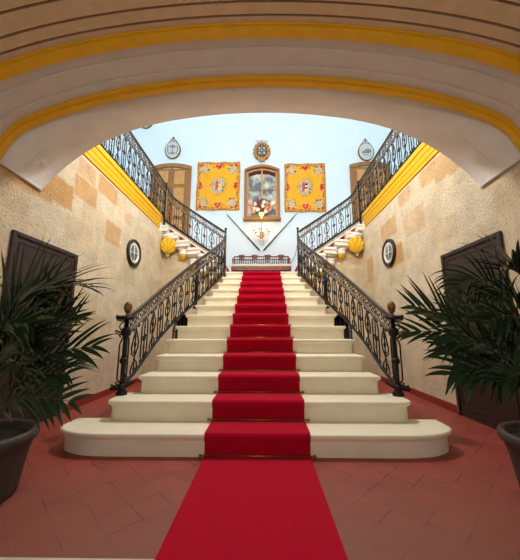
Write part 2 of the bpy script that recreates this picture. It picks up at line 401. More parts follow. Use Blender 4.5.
ORD = ['lowest','second','third','fourth','fifth','sixth','seventh','eighth','ninth','tenth','eleventh','twelfth','topmost']
for n in range(1, NS+1):
    y = ny(n)+.03-.028; z = nz(n-1)+.022
    r = thing('stair_rod', 'thin brass rod pinning the red carpet at the foot of the %s riser' % ORD[n-1], 'stair rod', (0, y, z), 'brass stair rods on the carpet')
    MB().tube([(-.495, y, z), (.495, y, z)], .006, 8).build('rod', 'brass', r)
    for sg in (-1, 1):
        MB().ball((sg*.50, y, z), .013).add(*[[(sg*.485, y, z), (sg*.50, y, z), (sg*.50, y+.03, z), (sg*.485, y+.03, z)], [(0, 1, 2, 3)]]).build('knob', 'brass', r)

# ------------------------------------------------------------------ side flights (left and right), gallery ends
XS = [.90, 1.08, 1.33, 1.58, 1.88, 2.20, 2.50, W]
ZS = [2.68, 2.84, 3.02, 3.20, 3.43, 3.66, 3.90]
BR = [(2.43, 3.30, .205, True), (2.04, 3.02, .125, False), (1.73, 2.73, .125, False), (1.44, 2.53, .12, False), (1.20, 2.35, .12, False)]
PLACE = ['in the corner by the cornice', 'next to the big corner shell', 'third from the corner', 'fourth from the corner', 'fifth and furthest from the corner']
for sg in (-1, 1):
    fl = thing('upper_flight', 'short cream side flight climbing %s from the landing to the gallery' % SIDE[sg], 'stairs', (sg*1.7, 7.6, ZL))
    for i, z in enumerate(ZS):
        xa, xb = XS[i], XS[i+1]; mb = MB()
        ya, yb_ = yf(xa), yf(xb)
        for (ins, z0, z1) in ((.07, z-.04, z), (-.02, z-.08, z-.04), (-.045, z-.10, z-.08), (-.01, z-.18, z-.10), (-.05, z-.21, z-.18), (.03, z-.24, z-.21)):
            mb.prism([(sg*(xa-.012*(ins < .01)), ya+ins), (sg*(xb+.02), yb_+ins), (sg*(xb+.02), YB-.003), (sg*(xa-.012*(ins < .01)), YB-.003)], z0, z1, 'z')
        mb.build('step', 'moulding', fl)
    # sloping kerb that closes the step ends under the railing
    kp = [(.90, ZL), (.90, 2.75), (1.08, 2.88), (1.86, 3.43), (2.27, 3.725), (2.58, 3.955), (W-.01, 3.99), (W-.01, 3.88), (2.5, 3.80), (2.27, 3.62), (1.86, 3.33), (1.58, 3.13), (1.33, 2.95), (1.08, 2.77)]
    mbk = MB(); nk = len(kp); vk = []
    for dy in (.015, .075): vk += [(sg*x, yf(x)+dy, z) for x, z in kp]
    mbk.add(vk, [(0, 1, 2, 13), (2, 3, 11, 12), (2, 12, 13), (3, 4, 9, 10), (3, 10, 11), (4, 5, 8, 9), (5, 6, 7, 8)]+[tuple(i+nk for i in reversed(f)) for f in [(0, 1, 2, 13), (2, 3, 11, 12), (2, 12, 13), (3, 4, 9, 10), (3, 10, 11), (4, 5, 8, 9), (5, 6, 7, 8)]]+[(i, (i+1) % nk, (i+1) % nk+nk, i+nk) for i in range(nk)])
    mbk.build('kerb', 'moulding', fl)
    # small runner carpet over the flight
    cp = MB(); pts = []
    pts.append((.80, ZL+.004)); pts.append((XS[0]-.02, ZL+.004))
    for i, z in enumerate(ZS):
        pts += [(XS[i]-.018, z+.010), (XS[i+1]-.022, z+.010)]
    vs = []
    for (x, z) in pts:
        yy = yf(max(x, .9))+.16
        vs += [(sg*x, yy if x > .8 else yy+.30, z), (sg*x, YB-.5, z), (sg*x, yy if x > .8 else yy+.30, z-.008), (sg*x, YB-.5, z-.008)]
    fs = []
    for i in range(len(pts)-1):
        a, b = i*4, i*4+4
        fs += [(a, a+1, b+1, b), (a+2, b+2, b+3, a+3), (a, b, b+2, a+2), (a+1, a+3, b+3, b+1)]
    cp.add(vs, fs)
    tag(cp.build('carpet_runner', 'carpet'), 'red carpet going up the %s upper flight, only its edges seen' % SIDE[sg], 'carpet')
    # shell brackets
    for k, (x, z, r, big) in enumerate(BR):
        yw = yf(x)+.16
        t = thing('shell_bracket', '%s shell bracket under %s upper flight, %s' % ('big yellow' if big else 'small yellow', SIDE[sg], PLACE[k]), 'bracket', (sg*x, yw, z), 'shell brackets under the upper flights')
        if big:
            MB().lathe([(.25, .34), (.25, .28), (.22, .26), (.20, .20), (.17, .17)], (sg*x, yw-.0, z-.06), 20).build('collar', 'moulding', t)
            # fluted shell: a bulging disc whose ribs fan out from a hinge at its foot
            R = .215; NR, NA = 10, 120; c0 = Vector((sg*x, yw-.20, z-.03)); tilt = Matrix.Rotation(math.radians(12), 3, 'X'); vs = []
            for a_ in range(NR+1):
                for b_ in range(NA):
                    an = 2*PI*b_/NA; rr = R*a_/NR; ph = math.atan2(rr*math.cos(an), rr*math.sin(an)+R*1.02)
                    rim = 1+.03*math.cos(26*ph)*(a_/NR)**3
                    dd = -.030*(1-(a_/NR)**2)**.8-.010*math.cos(20*ph)*min(1, a_/3)
                    vs.append(c0+tilt @ Vector((rr*rim*math.cos(an)*1.02, dd, rr*rim*math.sin(an)*.96)))
            for b_ in range(NA):
                an = 2*PI*b_/NA; vs.append(c0+tilt @ Vector((R*.9*math.cos(an), .06, R*.86*math.sin(an))))
            fs = [(a_*NA+b_, a_*NA+(b_+1) % NA, (a_+1)*NA+(b_+1) % NA, (a_+1)*NA+b_) for a_ in range(NR+1) for b_ in range(NA)]
            fs.append(tuple((NR+1)*NA+b_ for b_ in range(NA)))
            MB().add(vs, fs, True).build('scallop', 'shell', t)
            MB().lathe([(.012, -.08), (.03, -.065), (.035, -.045), (.022, -.03), (.05, -.01), (.06, .02), (.06, .1)], (sg*(x+.05), yw-.07, z-.22), 16).build('finial', 'moulding', t)
        else:
            MB().lathe([(r*.96, 0), (r*1.04, .015), (r*1.04, .04), (r*.92, .055), (r*.95, .10), (r*1.1, .13), (r*1.1, .15)], (sg*x, yw-.02, z), 20).build('collar', 'moulding', t)
            MB().lathe([(.012, -.115), (.045, -.108), (.080, -.085), (.106, -.05), (.118, -.015), (.112, .0)], (sg*x, yw-.02, z), 40, None, 14, .05).build('scallop', 'shell', t)
            MB().ball((sg*x, yw-.02, z-.135), .022).build('finial', 'shell', t)

# ------------------------------------------------------------------ wrought iron railings
def catmull(P, n=10):
    out = []; P = [Vector(p) for p in P]
    Q = [P[0]*2-P[1]]+P+[P[-1]*2-P[-2]]
    for i in range(1, len(Q)-2):
        for k in range(n):
            t = k/n; a, b, c, d = Q[i-1], Q[i], Q[i+1], Q[i+2]
            out.append(.5*((2*b)+(-a+c)*t+(2*a-5*b+4*c-d)*t*t+(-a+3*b-3*c+d)*t**3))
    out.append(P[-1].copy()); return out
class Path:
    """control points (x, y, zbottom, ztop)"""
    def __init__(s, P, smooth=True):
        a = catmull([(p[0], p[1], p[2]) for p in P]) if smooth else [Vector(p[:3]) for p in P]
        b = catmull([(p[0], p[1], p[3]) for p in P]) if smooth else [Vector((p[0], p[1], p[3])) for p in P]
        s.pts = [(v.x, v.y, v.z, w.z) for v, w in zip(a, b)]
        s.s = [0]
        for p, q in zip(s.pts[:-1], s.pts[1:]): s.s.append(s.s[-1]+math.hypot(q[0]-p[0], q[1]-p[1]))
        s.len = s.s[-1]
    def at(s, d, t, off=0):
        d = max(0, min(s.len, d))
        i = 0
        while i < len(s.s)-2 and s.s[i+1] < d: i += 1
        k = (d-s.s[i])/max(1e-9, s.s[i+1]-s.s[i]); p, q = s.pts[i], s.pts[i+1]
        x, y, a, b = [p[j]+(q[j]-p[j])*k for j in range(4)]
        tx, ty = q[0]-p[0], q[1]-p[1]; l = math.hypot(tx, ty)+1e-9
        return Vector((x-ty/l*off, y+tx/l*off, a+(b-a)*t))
    def line(s, t, n=60, a=0, b=None): 
        b = s.len if b is None else b
        return [s.at(a+(b-a)*i/n, t) for i in range(n+1)]
def spiral(c, r, turns, a0, dirn, n=12):
    return [(c[0]+r*(1-.8*i/n)*math.cos(a0+dirn*turns*2*PI*i/n), c[1]+r*(1-.8*i/n)*math.sin(a0+dirn*turns*2*PI*i/n)*1.2) for i in range(n+1)]
def panel(P, c, w, kind):
    """one baluster group in railing coordinates: c = centre distance, w = width, height 0..0.78"""
    mb = MB(); hw = w/2
    def T(pts, r): mb.tube([P.at(c+x, t) for x, t in pts], r, 5)
    T([(0, .02), (0, .76)], .009)
    for t in (.10, .24, .58, .70): mb.ball(P.at(c, t), .0145, 6, 4)
    if kind == 0:
        for s in (-1, 1):
            T([(s*.10*w, .05), (s*.34*w, .14), (s*.34*w, .62), (s*.12*w, .74)], .009)
            T(spiral((s*.30*w, .75), .022, .8, -PI/2, s), .008)
            T(spiral((s*.30*w, .075), .022, .8, PI/2, -s), .008)
        for k in range(5):
            a = 2*PI*k/5; p = P.at(c+.028*math.cos(a), .41+.035*math.sin(a)); mb.ball(p, .016, 6, 4)
        mb.ball(P.at(c, .41), .02, 6, 4)
    else:
        for s in (-1, 1):
            T([(s*.02*w, .28), (s*.30*w, .36), (s*.34*w, .46), (s*.20*w, .58), (s*.05*w, .68)], .009)
            T([(s*.02*w, .22), (s*.24*w, .16), (s*.32*w, .08), (s*.18*w, .04)], .009)
            T(spiral((s*.24*w, .72), .026, 1.0, PI/2, -s), .008)
        mb.ball(P.at(c, .46), .018, 6, 5, (1, 1, 1.8)); mb.ball(P.at(c, .34), .02, 6, 4)
    return mb
def frieze_unit(P, c, w, k):
    mb = MB(); t0, t1 = .80, .95; tm = (t0+t1)/2
    if k % 2 == 0:
        mb.tube([P.at(c+.058*math.cos(2*PI*i/14), tm+(t1-t0)*.45*math.sin(2*PI*i/14)) for i in range(15)], .007, 5)
        mb.ball(P.at(c, tm), .014, 6, 4)
    else:
        for s in (-1, 1):
            mb.tube([P.at(c+s*.06*math.cos(PI*i/10-PI/2+.0), tm+s*(t1-t0)*.42*math.sin(PI*i/10-PI/2)) for i in range(11)], .0065, 5)
            mb.tube([P.at(c-.07, tm-s*(t1-t0)*.45), P.at(c, tm), P.at(c+.07, tm+s*(t1-t0)*.45)], .006, 5)
    return mb
def railing(P, root, pw, skip=(), s0=.03, s1=None):
    s1 = P.len-.03 if s1 is None else s1
    n = max(1, round((s1-s0)/pw)); w = (s1-s0)/n
    for i in range(n): panel(P, s0+w*(i+.5), w, i % 2).build('baluster', 'iron', root)
    for i in range(1, n): 
        pass
    fr = MB(); m = max(1, round((s1-s0)/.145)); fw = (s1-s0)/m
    for i in range(m):
        u = frieze_unit(P, s0+fw*(i+.5), fw, i); fr.add(u.v, u.f, True)
    fr.build('frieze', 'iron', root)
    MB().tube(P.line(1.0), .023, 8).build('handrail', 'handrail', root)
    b = MB().tube(P.line(.0), .013, 6).tube(P.line(.035), .010, 6); b.build('bottom_rail', 'iron', root)
    b = MB().tube(P.line(.79), .014, 6).tube(P.line(.755), .008, 6).tube(P.line(.955), .009, 6); b.build('middle_rail', 'palerail', root)

for sg in (-1, 1):
    # --- lower flight
    ctrl = [(1.635, 3.30, .47, 1.25), (1.55, 3.33, .46, 1.24), (1.50, 3.60, .60, 1.37), (1.43, 4.10, .96, 1.67), (1.335, 4.60, 1.26, 1.98), (1.18, 5.20, 1.60, 2.38), (1.02, 5.90, 2.01, 2.80), (.905, 6.45, 2.32, 3.16), (.885, 6.72, 2.50, 3.42)]
    P = Path([(sg*x, y, a, b) for x, y, a, b in ctrl])
    t = thing('stair_railing', 'black wrought iron railing with scrolls along the %s side of the main stairs' % SIDE[sg], 'railing', (sg*1.56, 3.33, nz(2)), 'wrought iron railings')
    railing(P, t, .19)
    # volute cap and newel at the foot
    nx, nyy = sg*1.53, 3.34
    MB().tube([(nx, nyy, nz(2)+.02), (nx, nyy, 1.22)], .026, 10).lathe([(.06, 0), (.06, .03), (.035, .05), (.035, .09), (.045, .10), (.03, .12)], (nx, nyy, nz(2)), 16)\
        .lathe([(.03, 0), (.045, .02), (.045, .05), (.03, .07)], (nx, nyy, .72), 12).lathe([(.028, 0), (.05, .02), (.06, .06), (.05, .09), (.028, .11)], (nx, nyy, 1.02), 12).build('newel_post', 'iron', t)
    MB().lathe([(.07, 0), (.095, .008), (.102, .022), (.095, .036), (.07, .045)], (nx+sg*.02, nyy, 1.215), 24).build('newel_cap', 'iron', t)
    MB().lathe([(.022, 0), (.03, .008), (.014, .02), (.024, .035), (.038, .055), (.046, .085), (.047, .11), (.040, .135), (.028, .15), (.024, .158), (.010, .168)], (nx, nyy, 1.26), 20, None, 8, .04).build('finial', 'finial', t)
    # scrolled base foot
    sc = MB().tube([(nx+sg*.12, nyy-.02, .455), (nx, nyy, .455), (nx-sg*.05, nyy+.16, .50)], .02, 8); sc.build('foot_scroll', 'iron', t)
    # sturdier post half way up
    xm, ym = sg*1.19, 5.22
    MB().tube([(xm, ym, nz(8)-.06), (xm, ym, 2.36)], .030, 8).lathe([(.055, 0), (.055, .02), (.03, .04), (.03, .08)], (xm, ym, nz(8)-.06), 14)\
        .lathe([(.024, 0), (.042, .02), (.042, .05), (.024, .07)], (xm, ym, 1.95), 10).build('middle_post', 'iron', t)
    # post on the landing
    xt, yt = sg*.885, 6.74
    MB().tube([(xt, yt, nz(12)+.0), (xt, yt, 3.52)], .024, 8).lathe([(.045, 0), (.045, .02), (.028, .03)], (xt, yt, nz(12)), 12).ball((xt, yt, 3.56), .035).build('landing_post', 'handrail', t)
    # --- side flight
    c2 = [(.92, yf(.92)-.03, 2.77, 3.50), (1.46, yf(1.46)-.03, 3.15, 3.90), (1.86, yf(1.86)-.03, 3.44, 4.20), (2.27, yf(2.27)-.03, 3.74, 4.52), (2.45, yf(2.45)-.03, 3.87, 4.72), (2.58, yf(2.58)-.03, 3.98, 4.95)]
    P2 = Path([(sg*x, y, a, b) for x, y, a, b in c2])
    t2 = thing('stair_railing', 'black wrought iron railing sloping up the %s upper flight against the white wall' % SIDE[sg], 'railing', (sg*.92, yf(.92), 2.75), 'wrought iron railings')
    railing(P2, t2, .20)
    # --- gallery
    yq = yf(2.62)-.02
    P3 = Path([(sg*2.61, yq-(yq-3.3)*i/8, 4.07, 5.0) for i in range(9)], False)
    t3 = thing('gallery_railing', 'black wrought iron railing above the %s yellow cornice' % SIDE[sg], 'railing', (sg*2.61, yq, 4.03), 'wrought iron railings')
    railing(P3, t3, .21)
    MB().tube([(sg*2.61, yq, 3.86), (sg*2.61, yq, 5.02)], .024, 8).ball((sg*2.61, yq, 5.05), .035).build('corner_post', 'iron', t3)

# ------------------------------------------------------------------ vault and front arch
WI = W-.02
def prof_far(n=48):
    T = [(0, 3.80), (.375, 3.79), (.75, 3.757), (1.1, 3.70), (1.38, 3.643), (1.7, 3.53), (1.98, 3.385), (2.2, 3.235), (2.36, 3.09), (2.5, 2.94), (2.6, 2.82), (W, 2.76)]
    out = []
    for i in range(n+1):
        x = WI*math.sin(PI*(i/n-.5)); a = abs(x)
        for (x0, z0), (x1, z1) in zip(T[:-1], T[1:]):
            if x0 <= a <= x1+1e-9: out.append((x, z0+(z1-z0)*(a-x0)/(x1-x0))); break
    # smooth
    for _ in range(2): out = [out[0]]+[(out[i][0], (out[i-1][1]+2*out[i][1]+out[i+1][1])/4) for i in range(1, n)]+[out[-1]]
    return [(-WI, 2.74)]+out+[(WI, 2.74)]
def prof_near(dz=0, w=2.85, s=2.60, n=48):
    c = 3.65-s
    return [(-WI, 2.77)]+[(WI*math.sin(PI*(i/n-.5)), s+(c)*math.sqrt(max(0, 1-((WI*math.sin(PI*(i/n-.5)))/w)**2))+dz-.21*max(0, (abs(WI*math.sin(PI*(i/n-.5)))-2.3)/.33)**4) for i in range(n+1)]+[(WI, 2.77)]
PF, PN = prof_far(), prof_near()
def arch_band(y0, p0, y1, p1, th=.25):
    mb = MB(); n = len(p0)
    vs = [(x, y0, z) for x, z in p0]+[(x, y1, z) for x, z in p1]+[(x*1.03, y1, z+th) for x, z in p1]+[(x*1.03, y0, z+th) for x, z in p0]
    fs = []
    for i in range(n-1):
        for k in range(4): a, b = k*n, ((k+1) % 4)*n; fs.append((a+i, a+i+1, b+i+1, b+i))
    fs += [(0, n, 2*n, 3*n), (n-1, 2*n-1, 3*n-1, 4*n-1)]
    mb.add(vs, fs, True); return mb
KY = .9446
def ab(y0, y1, d0, d1=None, th=.25):
    y0, y1 = y0*KY, y1*KY
    return arch_band(y0, prof_near(d0), y1, prof_near(d0 if d1 is None else d1), th)
o = arch_band(3.2, PF, 2.78*KY, PN, .3).build('ceiling', 'plaster'); struct(o, 'pale plaster soffit of the big front arch', 'arch')
def merge(name, m, parts, label, cat):
    mb = MB()
    for p in parts: mb.add(p.v, p.f, False)
    o = mb.build(name, m); o.data.polygons.foreach_set('use_smooth', [False]*len(o.data.polygons)); struct(o, label, cat); return o
merge('trim_3', 'yellow', [ab(2.715, 2.785, -.025), ab(2.68, 2.715, -.012)], 'yellow band along the inner edge of the front arch', 'arch band')
merge('ceiling_orders', 'archgrey', [ab(2.58, 2.68, .02), ab(2.40, 2.58, .035), ab(2.29, 2.40, .055)], 'grey painted stepped faces between the two yellow arch bands', 'arch')
merge('trim_4', 'yellow', [ab(2.19, 2.29, .03), ab(2.17, 2.19, .045)], 'second yellow band of the front arch, nearer the viewer', 'arch band')
br_ = []
y = 2.17; 
for (w_, d) in ((.045, .06), (.024, .10), (.085, .06), (.024, .10), (.13, .06), (.024, .10), (.12, .06), (.024, .10), (.22, .05)):
    br_.append(ab(y-w_, y, d)); y -= w_
merge('ceiling_ribs', 'archpaint', br_, 'brown ribbed vault overhead', 'arch')
o = ab(-4.2, y, .05).build('ceiling_vestibule', 'archpaint'); struct(o, 'plain vault over the entrance', 'vault')
# wall above the arch, closing the stairwell towards the viewer
mb = MB(); n = len(PF)
vs = []
for yy in (3.2, 2.9): vs += [(x, yy, z+.02) for x, z in PF]+[(x, yy, ZT) for x, z in PF]
fs = []
for i in range(n-1):
    fs += [(i, i+1, n+i+1, n+i), (2*n+i, 3*n+i, 3*n+i+1, 2*n+i+1), (n+i, n+i+1, 3*n+i+1, 3*n+i)]
mb.add(vs, fs)
for sg in (-1, 1): mb.box(sg*W, sg*5.05, 2.9, 3.2, 3.4, ZT)
struct(mb.build('wall_front', 'plaster'), 'wall above the front arch, facing the landing', 'wall')
# entrance wall behind the viewer with an open portal
ew = MB().box(-W-.3, -1.5, -4.4, -4.2, 0, 4.2).box(1.5, W+.3, -4.4, -4.2, 0, 4.2).box(-1.5, 1.5, -4.4, -4.2, 3.2, 4.2)
struct(ew.build('wall_entrance', 'plaster'), 'entrance wall behind the viewer', 'wall')

# ------------------------------------------------------------------ dark doors in the side walls
for sg, (y0, y1) in ((-1, (2.90, 3.98)), (1, (3.02, 4.08))):
    zt = 2.16; x = sg*W; i = 1 if sg < 0 else 2
    t = thing('door_%d' % i, 'dark brown wooden door in the %s stone wall behind the palm' % SIDE[sg], 'door', (x, (y0+y1)/2, 0)); t['kind'] = 'structure'
    fr = MB()
    a = x-sg*.035
    fr.box(x, a, y0, y0+.05, 0, zt).box(x, a, y1-.05, y1, 0, zt).box(x, a, y0+.05, y1-.05, zt-.05, zt)
    bev(fr.build('door_frame', 'door', t), .006)
    lf = MB().box(x+sg*.0, x-sg*.015, y0+.05, y1-.05, .01, zt-.05)
    b = x-sg*.024
    yy0, yy1 = y0+.10, y1-.10
    lf.box(x-sg*.01, b, yy0, yy0+.014, .12, zt-.10).box(x-sg*.01, b, yy1-.014, yy1, .12, zt-.10).box(x-sg*.01, b, yy0+.014, yy1-.014, zt-.114, zt-.10).box(x-sg*.01, b, yy0+.014, yy1-.014, .12, .134)
    bev(lf.build('door_leaf', 'door', t), .004)

# ------------------------------------------------------------------ round windows
for sg, yc in ((-1, 5.70), (1, 5.76)):
    x = sg*W; zc = 2.665
    t = thing('window_%d' % (1 if sg < 0 else 2), 'small round window with black frame and white cross bars in the %s stone wall' % SIDE[sg], 'window', (x, yc, zc)); t['kind'] = 'structure'
    mt = Matrix.Rotation(-sg*PI/2, 3, 'Y')
    def ring(r0, r1, d0, d1, name, m):
        pf = [(r0, 0), (r1, 0), (r1, d0*.8), (r1-.015, d0), (r0+.015, d1), (r0, d1*.8)]
        mb = MB(); n = 40; vs = []
        for k in range(n):
            a = 2*PI*k/n
            for (r, d) in pf: vs.append((x-sg*d, yc+r*math.cos(a), zc+r*math.sin(a)))
        q_ = len(pf); fs = [(k*q_+j, k*q_+(j+1) % q_, ((k+1) % n)*q_+(j+1) % q_, ((k+1) % n)*q_+j) for k in range(n) for j in range(q_)]
        mb.add(vs, fs, True).build(name, m, t)
    ring(.215, .285, .06, .05, 'outer_frame', 'black'); ring(.165, .217, .045, .035, 'inner_frame', 'offwhite')
    mb = MB(); 
    for a in (math.radians(4), PI/2+math.radians(4)):
        c, s_ = math.cos(a), math.sin(a)
        mb.tube([(x-sg*.03, yc-.17*c, zc-.17*s_), (x-sg*.03, yc+.17*c, zc+.17*s_)], .011, 6)
    mb.build('glazing_bar', 'offwhite', t)
    n = 32; MB().add([(x-sg*.02, yc+.18*math.cos(2*PI*k/n), zc+.18*math.sin(2*PI*k/n)) for k in range(n)]+[(x-sg*.004, yc+.18*math.cos(2*PI*k/n), zc+.18*math.sin(2*PI*k/n)) for k in range(n)], [tuple(range(n)), tuple(range(2*n-1, n-1, -1))]+[(k, (k+1) % n, (k+1) % n+n, k+n) for k in range(n)]).build('pane', 'glassgrey', t)

# ------------------------------------------------------------------ oak doors on the gallery level (back wall)
def seg_top(x, x0, x1, z, rise): 
    u = (x-(x0+x1)/2)/((x1-x0)/2); return z+rise*(1-u*u)
def arched_slab(mb, x0, x1, z0, z1, rise, y0, y1, n=12):
    poly = [(x0, z0), (x1, z0)]+[(x1+(x0-x1)*i/n, seg_top(x1+(x0-x1)*i/n, x0, x1, z1, rise)) for i in range(n+1)]
    mb.prism(poly, y0, y1, 'y'); return mb
def arched_frame(mb, x0, x1, z0, z1, rise, y0, y1, w, n=14, bottom=True):
    def outer(x): return seg_top(x, x0, x1, z1, rise)
    mb.box(x0, x0+w, y0, y1, z0, z1-w).box(x1-w, x1, y0, y1, z0, z1-w)
    if bottom: mb.box(x0+w, x1-w, y0, y1, z0, z0+w)
    for i in range(n):
        a, b = x0+(x1-x0)*i/n, x0+(x1-x0)*(i+1)/n
        poly = [(a, outer(a)-w), (b, outer(b)-w), (b, outer(b)), (a, outer(a))]
        mb.prism(poly, y0, y1, 'y')
    return mb
for sg, (x0, x1) in ((-1, (-3.68, -2.36)), (1, (2.90, 4.22))):
    zt, z0 = 6.50, ZG
    t = thing('door_%d' % (3 if sg < 0 else 4), 'arched honey oak double door on the white wall behind the %s gallery railing' % SIDE[sg], 'door', ((x0+x1)/2, YB, z0)); t['kind'] = 'structure'
    arched_frame(MB(), x0, x1, z0, zt, .11, YB-.07, YB, .13, bottom=False).build('door_frame', 'oak', t)
    xm = (x0+x1)/2
    for (a, b) in ((x0+.13, xm-.012), (xm+.012, x1-.13)):
        mb = MB().box(a, b, YB-.035, YB, z0+.01, zt-.07)
        for (c, d) in ((z0+.10, z0+.75), (z0+.87, z0+1.85), (z0+1.98, zt-.20)):
            pass
        leaf = mb.build('door_leaf', 'oak', t)
        for (c, d) in ((z0+.12, z0+.72), (z0+.84, z0+1.84), (z0+1.96, zt-.16)):
            p = MB().box(a+.09, b-.09, YB-.05, YB-.034, c, d); bev(p.build('door_panel', 'oakpanel', leaf), .012)
        # note: leaf keeps world coordinates, so its panels do as well
        for ch in leaf.children: ch.location = (0, 0, 0)
    MB().box(xm-.03, xm+.03, YB-.06, YB, z0+.01, zt-.05).build('astragal', 'oak', t)
    MB().ball((xm+.09, YB-.07, z0+1.1), .03).build('door_knob', 'brass', t)

# ------------------------------------------------------------------ arched window over the landing
x0, x1, z0, zt = -.585, .575, 4.60, 6.34
t = thing('window_3', 'tall arched oak-framed window in the middle of the white back wall', 'window', (0, YB, z0)); t['kind'] = 'structure'
arched_frame(MB(), x0, x1, z0, zt, .16, YB-.12, YB, .085).build('window_frame', 'oak', t)
arched_frame(MB(), x0+.085, x1-.085, z0+.085, zt-.09, .13, YB-.06, YB, .05).build('sash', 'oakpanel', t)
MB().box(-.03, .02, YB-.07, YB, z0+.08, zt+.05).build('mullion', 'oakpanel', t)
MB().box(x0+.13, x1-.13, YB-.045, YB-.02, 5.62, 5.645).box(x0+.13, x1-.13, YB-.045, YB-.02, 5.10, 5.125).build('glazing_bar', 'oak', t)
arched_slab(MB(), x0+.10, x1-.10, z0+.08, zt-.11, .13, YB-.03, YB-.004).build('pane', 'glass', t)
MB().box(x0-.02, x1+.02, YB-.24, YB, z0-.04, z0).build('window_sill', 'oak', t)
# dark pelmet inside the head of the window
MB().add([(x, YB-.036, z) for x, z in [(x0+.13, 6.08), (x0+.2, 6.12), (-.2, 6.19), (0, 6.20), (.2, 6.19), (x1-.2, 6.12), (x1-.13, 6.08), (x1-.13, 6.24), (.2, 6.33), (0, 6.35), (-.2, 6.33), (x0+.13, 6.24)]]
     + [(x, YB-.028, z) for x, z in [(x0+.13, 6.08), (x0+.2, 6.12), (-.2, 6.19), (0, 6.20), (.2, 6.19), (x1-.2, 6.12), (x1-.13, 6.08), (x1-.13, 6.24), (.2, 6.33), (0, 6.35), (-.2, 6.33), (x0+.13, 6.24)]],
     [tuple(range(12)), tuple(range(23, 11, -1))]+[(k, (k+1) % 12, (k+1) % 12+12, k+12) for k in range(12)]).build('pelmet', 'velvet', t)

# flowers on the sill
t = thing('flower_arrangement', 'vase of cream, peach and burgundy roses on the sill of the arched window', 'flowers', (0, YB-.14, z0))
MB().lathe([(.06, 0), (.07, .01), (.04, .04), (.07, .10), (.085, .16), (.06, .20), (.07, .22)], (-.01, YB-.16, z0), 20).build('vase', 'gilt', t)
MB().tube([(-.01, YB-.16, z0+.18), (-.01, YB-.16, z0+.32)], .06, 10).build('stems', 'bouquetleaf', t)
lv = MB()
for k in range(60):
    a = random.uniform(0, 2*PI); r = random.uniform(.2, .42); e = random.uniform(-.5, 1.2)
    c = Vector((r*math.cos(a)*math.cos(e)*.95, -.03-abs(r*math.sin(a)*.35), .36+r*math.sin(e)*.62))
    p = Vector((-.01, YB-.16, z0))+c
    if p.y > YB-.07: p.y = YB-.09
    if p.z < z0+.03: p.z = z0+.06
    d = Vector((c.x, c.y*.5, c.z-.3)).normalized(); u = d.orthogonal().normalized()*.02
    lv.add([p-d*.05, p+u, p+d*.06, p-u], [(0, 1, 2, 3)])
lv.build('leaves', 'bouquetleaf', t)
def rose(c, r, m):
    mb = MB()
    mb.ball(c, r*.62, 8, 6)
    for k in range(9):
        a = k*2.4; rr = r*(.45+.06*k/2)
        p = Vector(c)+Vector((math.cos(a)*rr*.7, -abs(math.sin(a))*rr*.3-.01, math.sin(a)*rr*.7))
        mb.ball(p, r*.42, 6, 4, (1, .6, 1))
    mb.build('rose', m, t)
spots = [(-.30, .34), (-.2, .45), (-.08, .50), (.06, .48), (.18, .45), (.30, .36), (-.22, .30), (-.1, .37), (.03, .36), (.15, .32), (.25, .27), (-.13, .24), (.0, .23), (.12, .2), (-.27, .2), (-.34, .44), (.34, .46), (.0, .57)]
for k, (dx, dz) in enumerate(spots):
    rose((-.01+dx, YB-.22-random.uniform(0, .06), z0+dz), random.uniform(.07, .09), ['peach', 'creampetal', 'burgundy', 'creampetal', 'peach'][k % 5])

# coat of arms over the window
t = thing('coat_of_arms', 'carved oval coat of arms with a crown above the arched window', 'crest', (0, YB, 7.05))
cx, cz = -.01, 7.02
def oval(mb, a, b, y0, y1, lobes=0, amp=0, n=40, cx=cx, cz=cz):
    poly = [(cx+a*(1+amp*math.cos(lobes*2*PI*k/n))*math.cos(2*PI*k/n), cz+b*(1+amp*math.cos(lobes*2*PI*k/n))*math.sin(2*PI*k/n)) for k in range(n)]
    return mb.prism(poly, y0, y1, 'y')
oval(MB(), .27, .33, YB-.05, YB, 8, .06).build('backplate', 'crest', t)
oval(MB(), .23, .29, YB-.075, YB-.05, 6, .09).build('gilt_frame', 'gilt', t)
oval(MB(), .17, .22, YB-.10, YB-.07).build('shield', 'crest', t)
mb = MB().box(cx-.008, cx+.008, YB-.11, YB-.09, cz-.2, cz+.2).box(cx-.15, cx+.15, YB-.11, YB-.09, cz-.008, cz+.008)
for (a, b) in ((-.08, .09), (.08, .09), (-.08, -.09), (.08, -.09)): mb.ball((cx+a, YB-.10, cz+b), .04, 8, 5, (1, .5, 1.2))
mb.build('quarterings', 'silver', t)
mb = MB()
for k in range(7):
    a = (k-3)*.055; mb.tube([(cx+a*.8, YB-.08, cz+.30), (cx+a*1.15, YB-.08, cz+.40-.012*abs(k-3))], .014, 5).ball((cx+a*1.15, YB-.08, cz+.41-.012*abs(k-3)), .022, 6, 4)
mb.tube([(cx-.15, YB-.08, cz+.30), (cx+.15, YB-.08, cz+.30)], .022, 6)
mb.build('crown', 'silver', t)
mb = MB()
for k in range(14):
    a = 2*PI*k/14+.2; mb.ball((cx+.235*math.cos(a), YB-.07, cz+.29*math.sin(a)), .068, 8, 5, (1,.7,1))
mb.box(cx-.09, cx+.09, YB-.10, YB-.02, cz-.37, cz-.29)
mb.build('scroll_ornament', 'gilt', t)

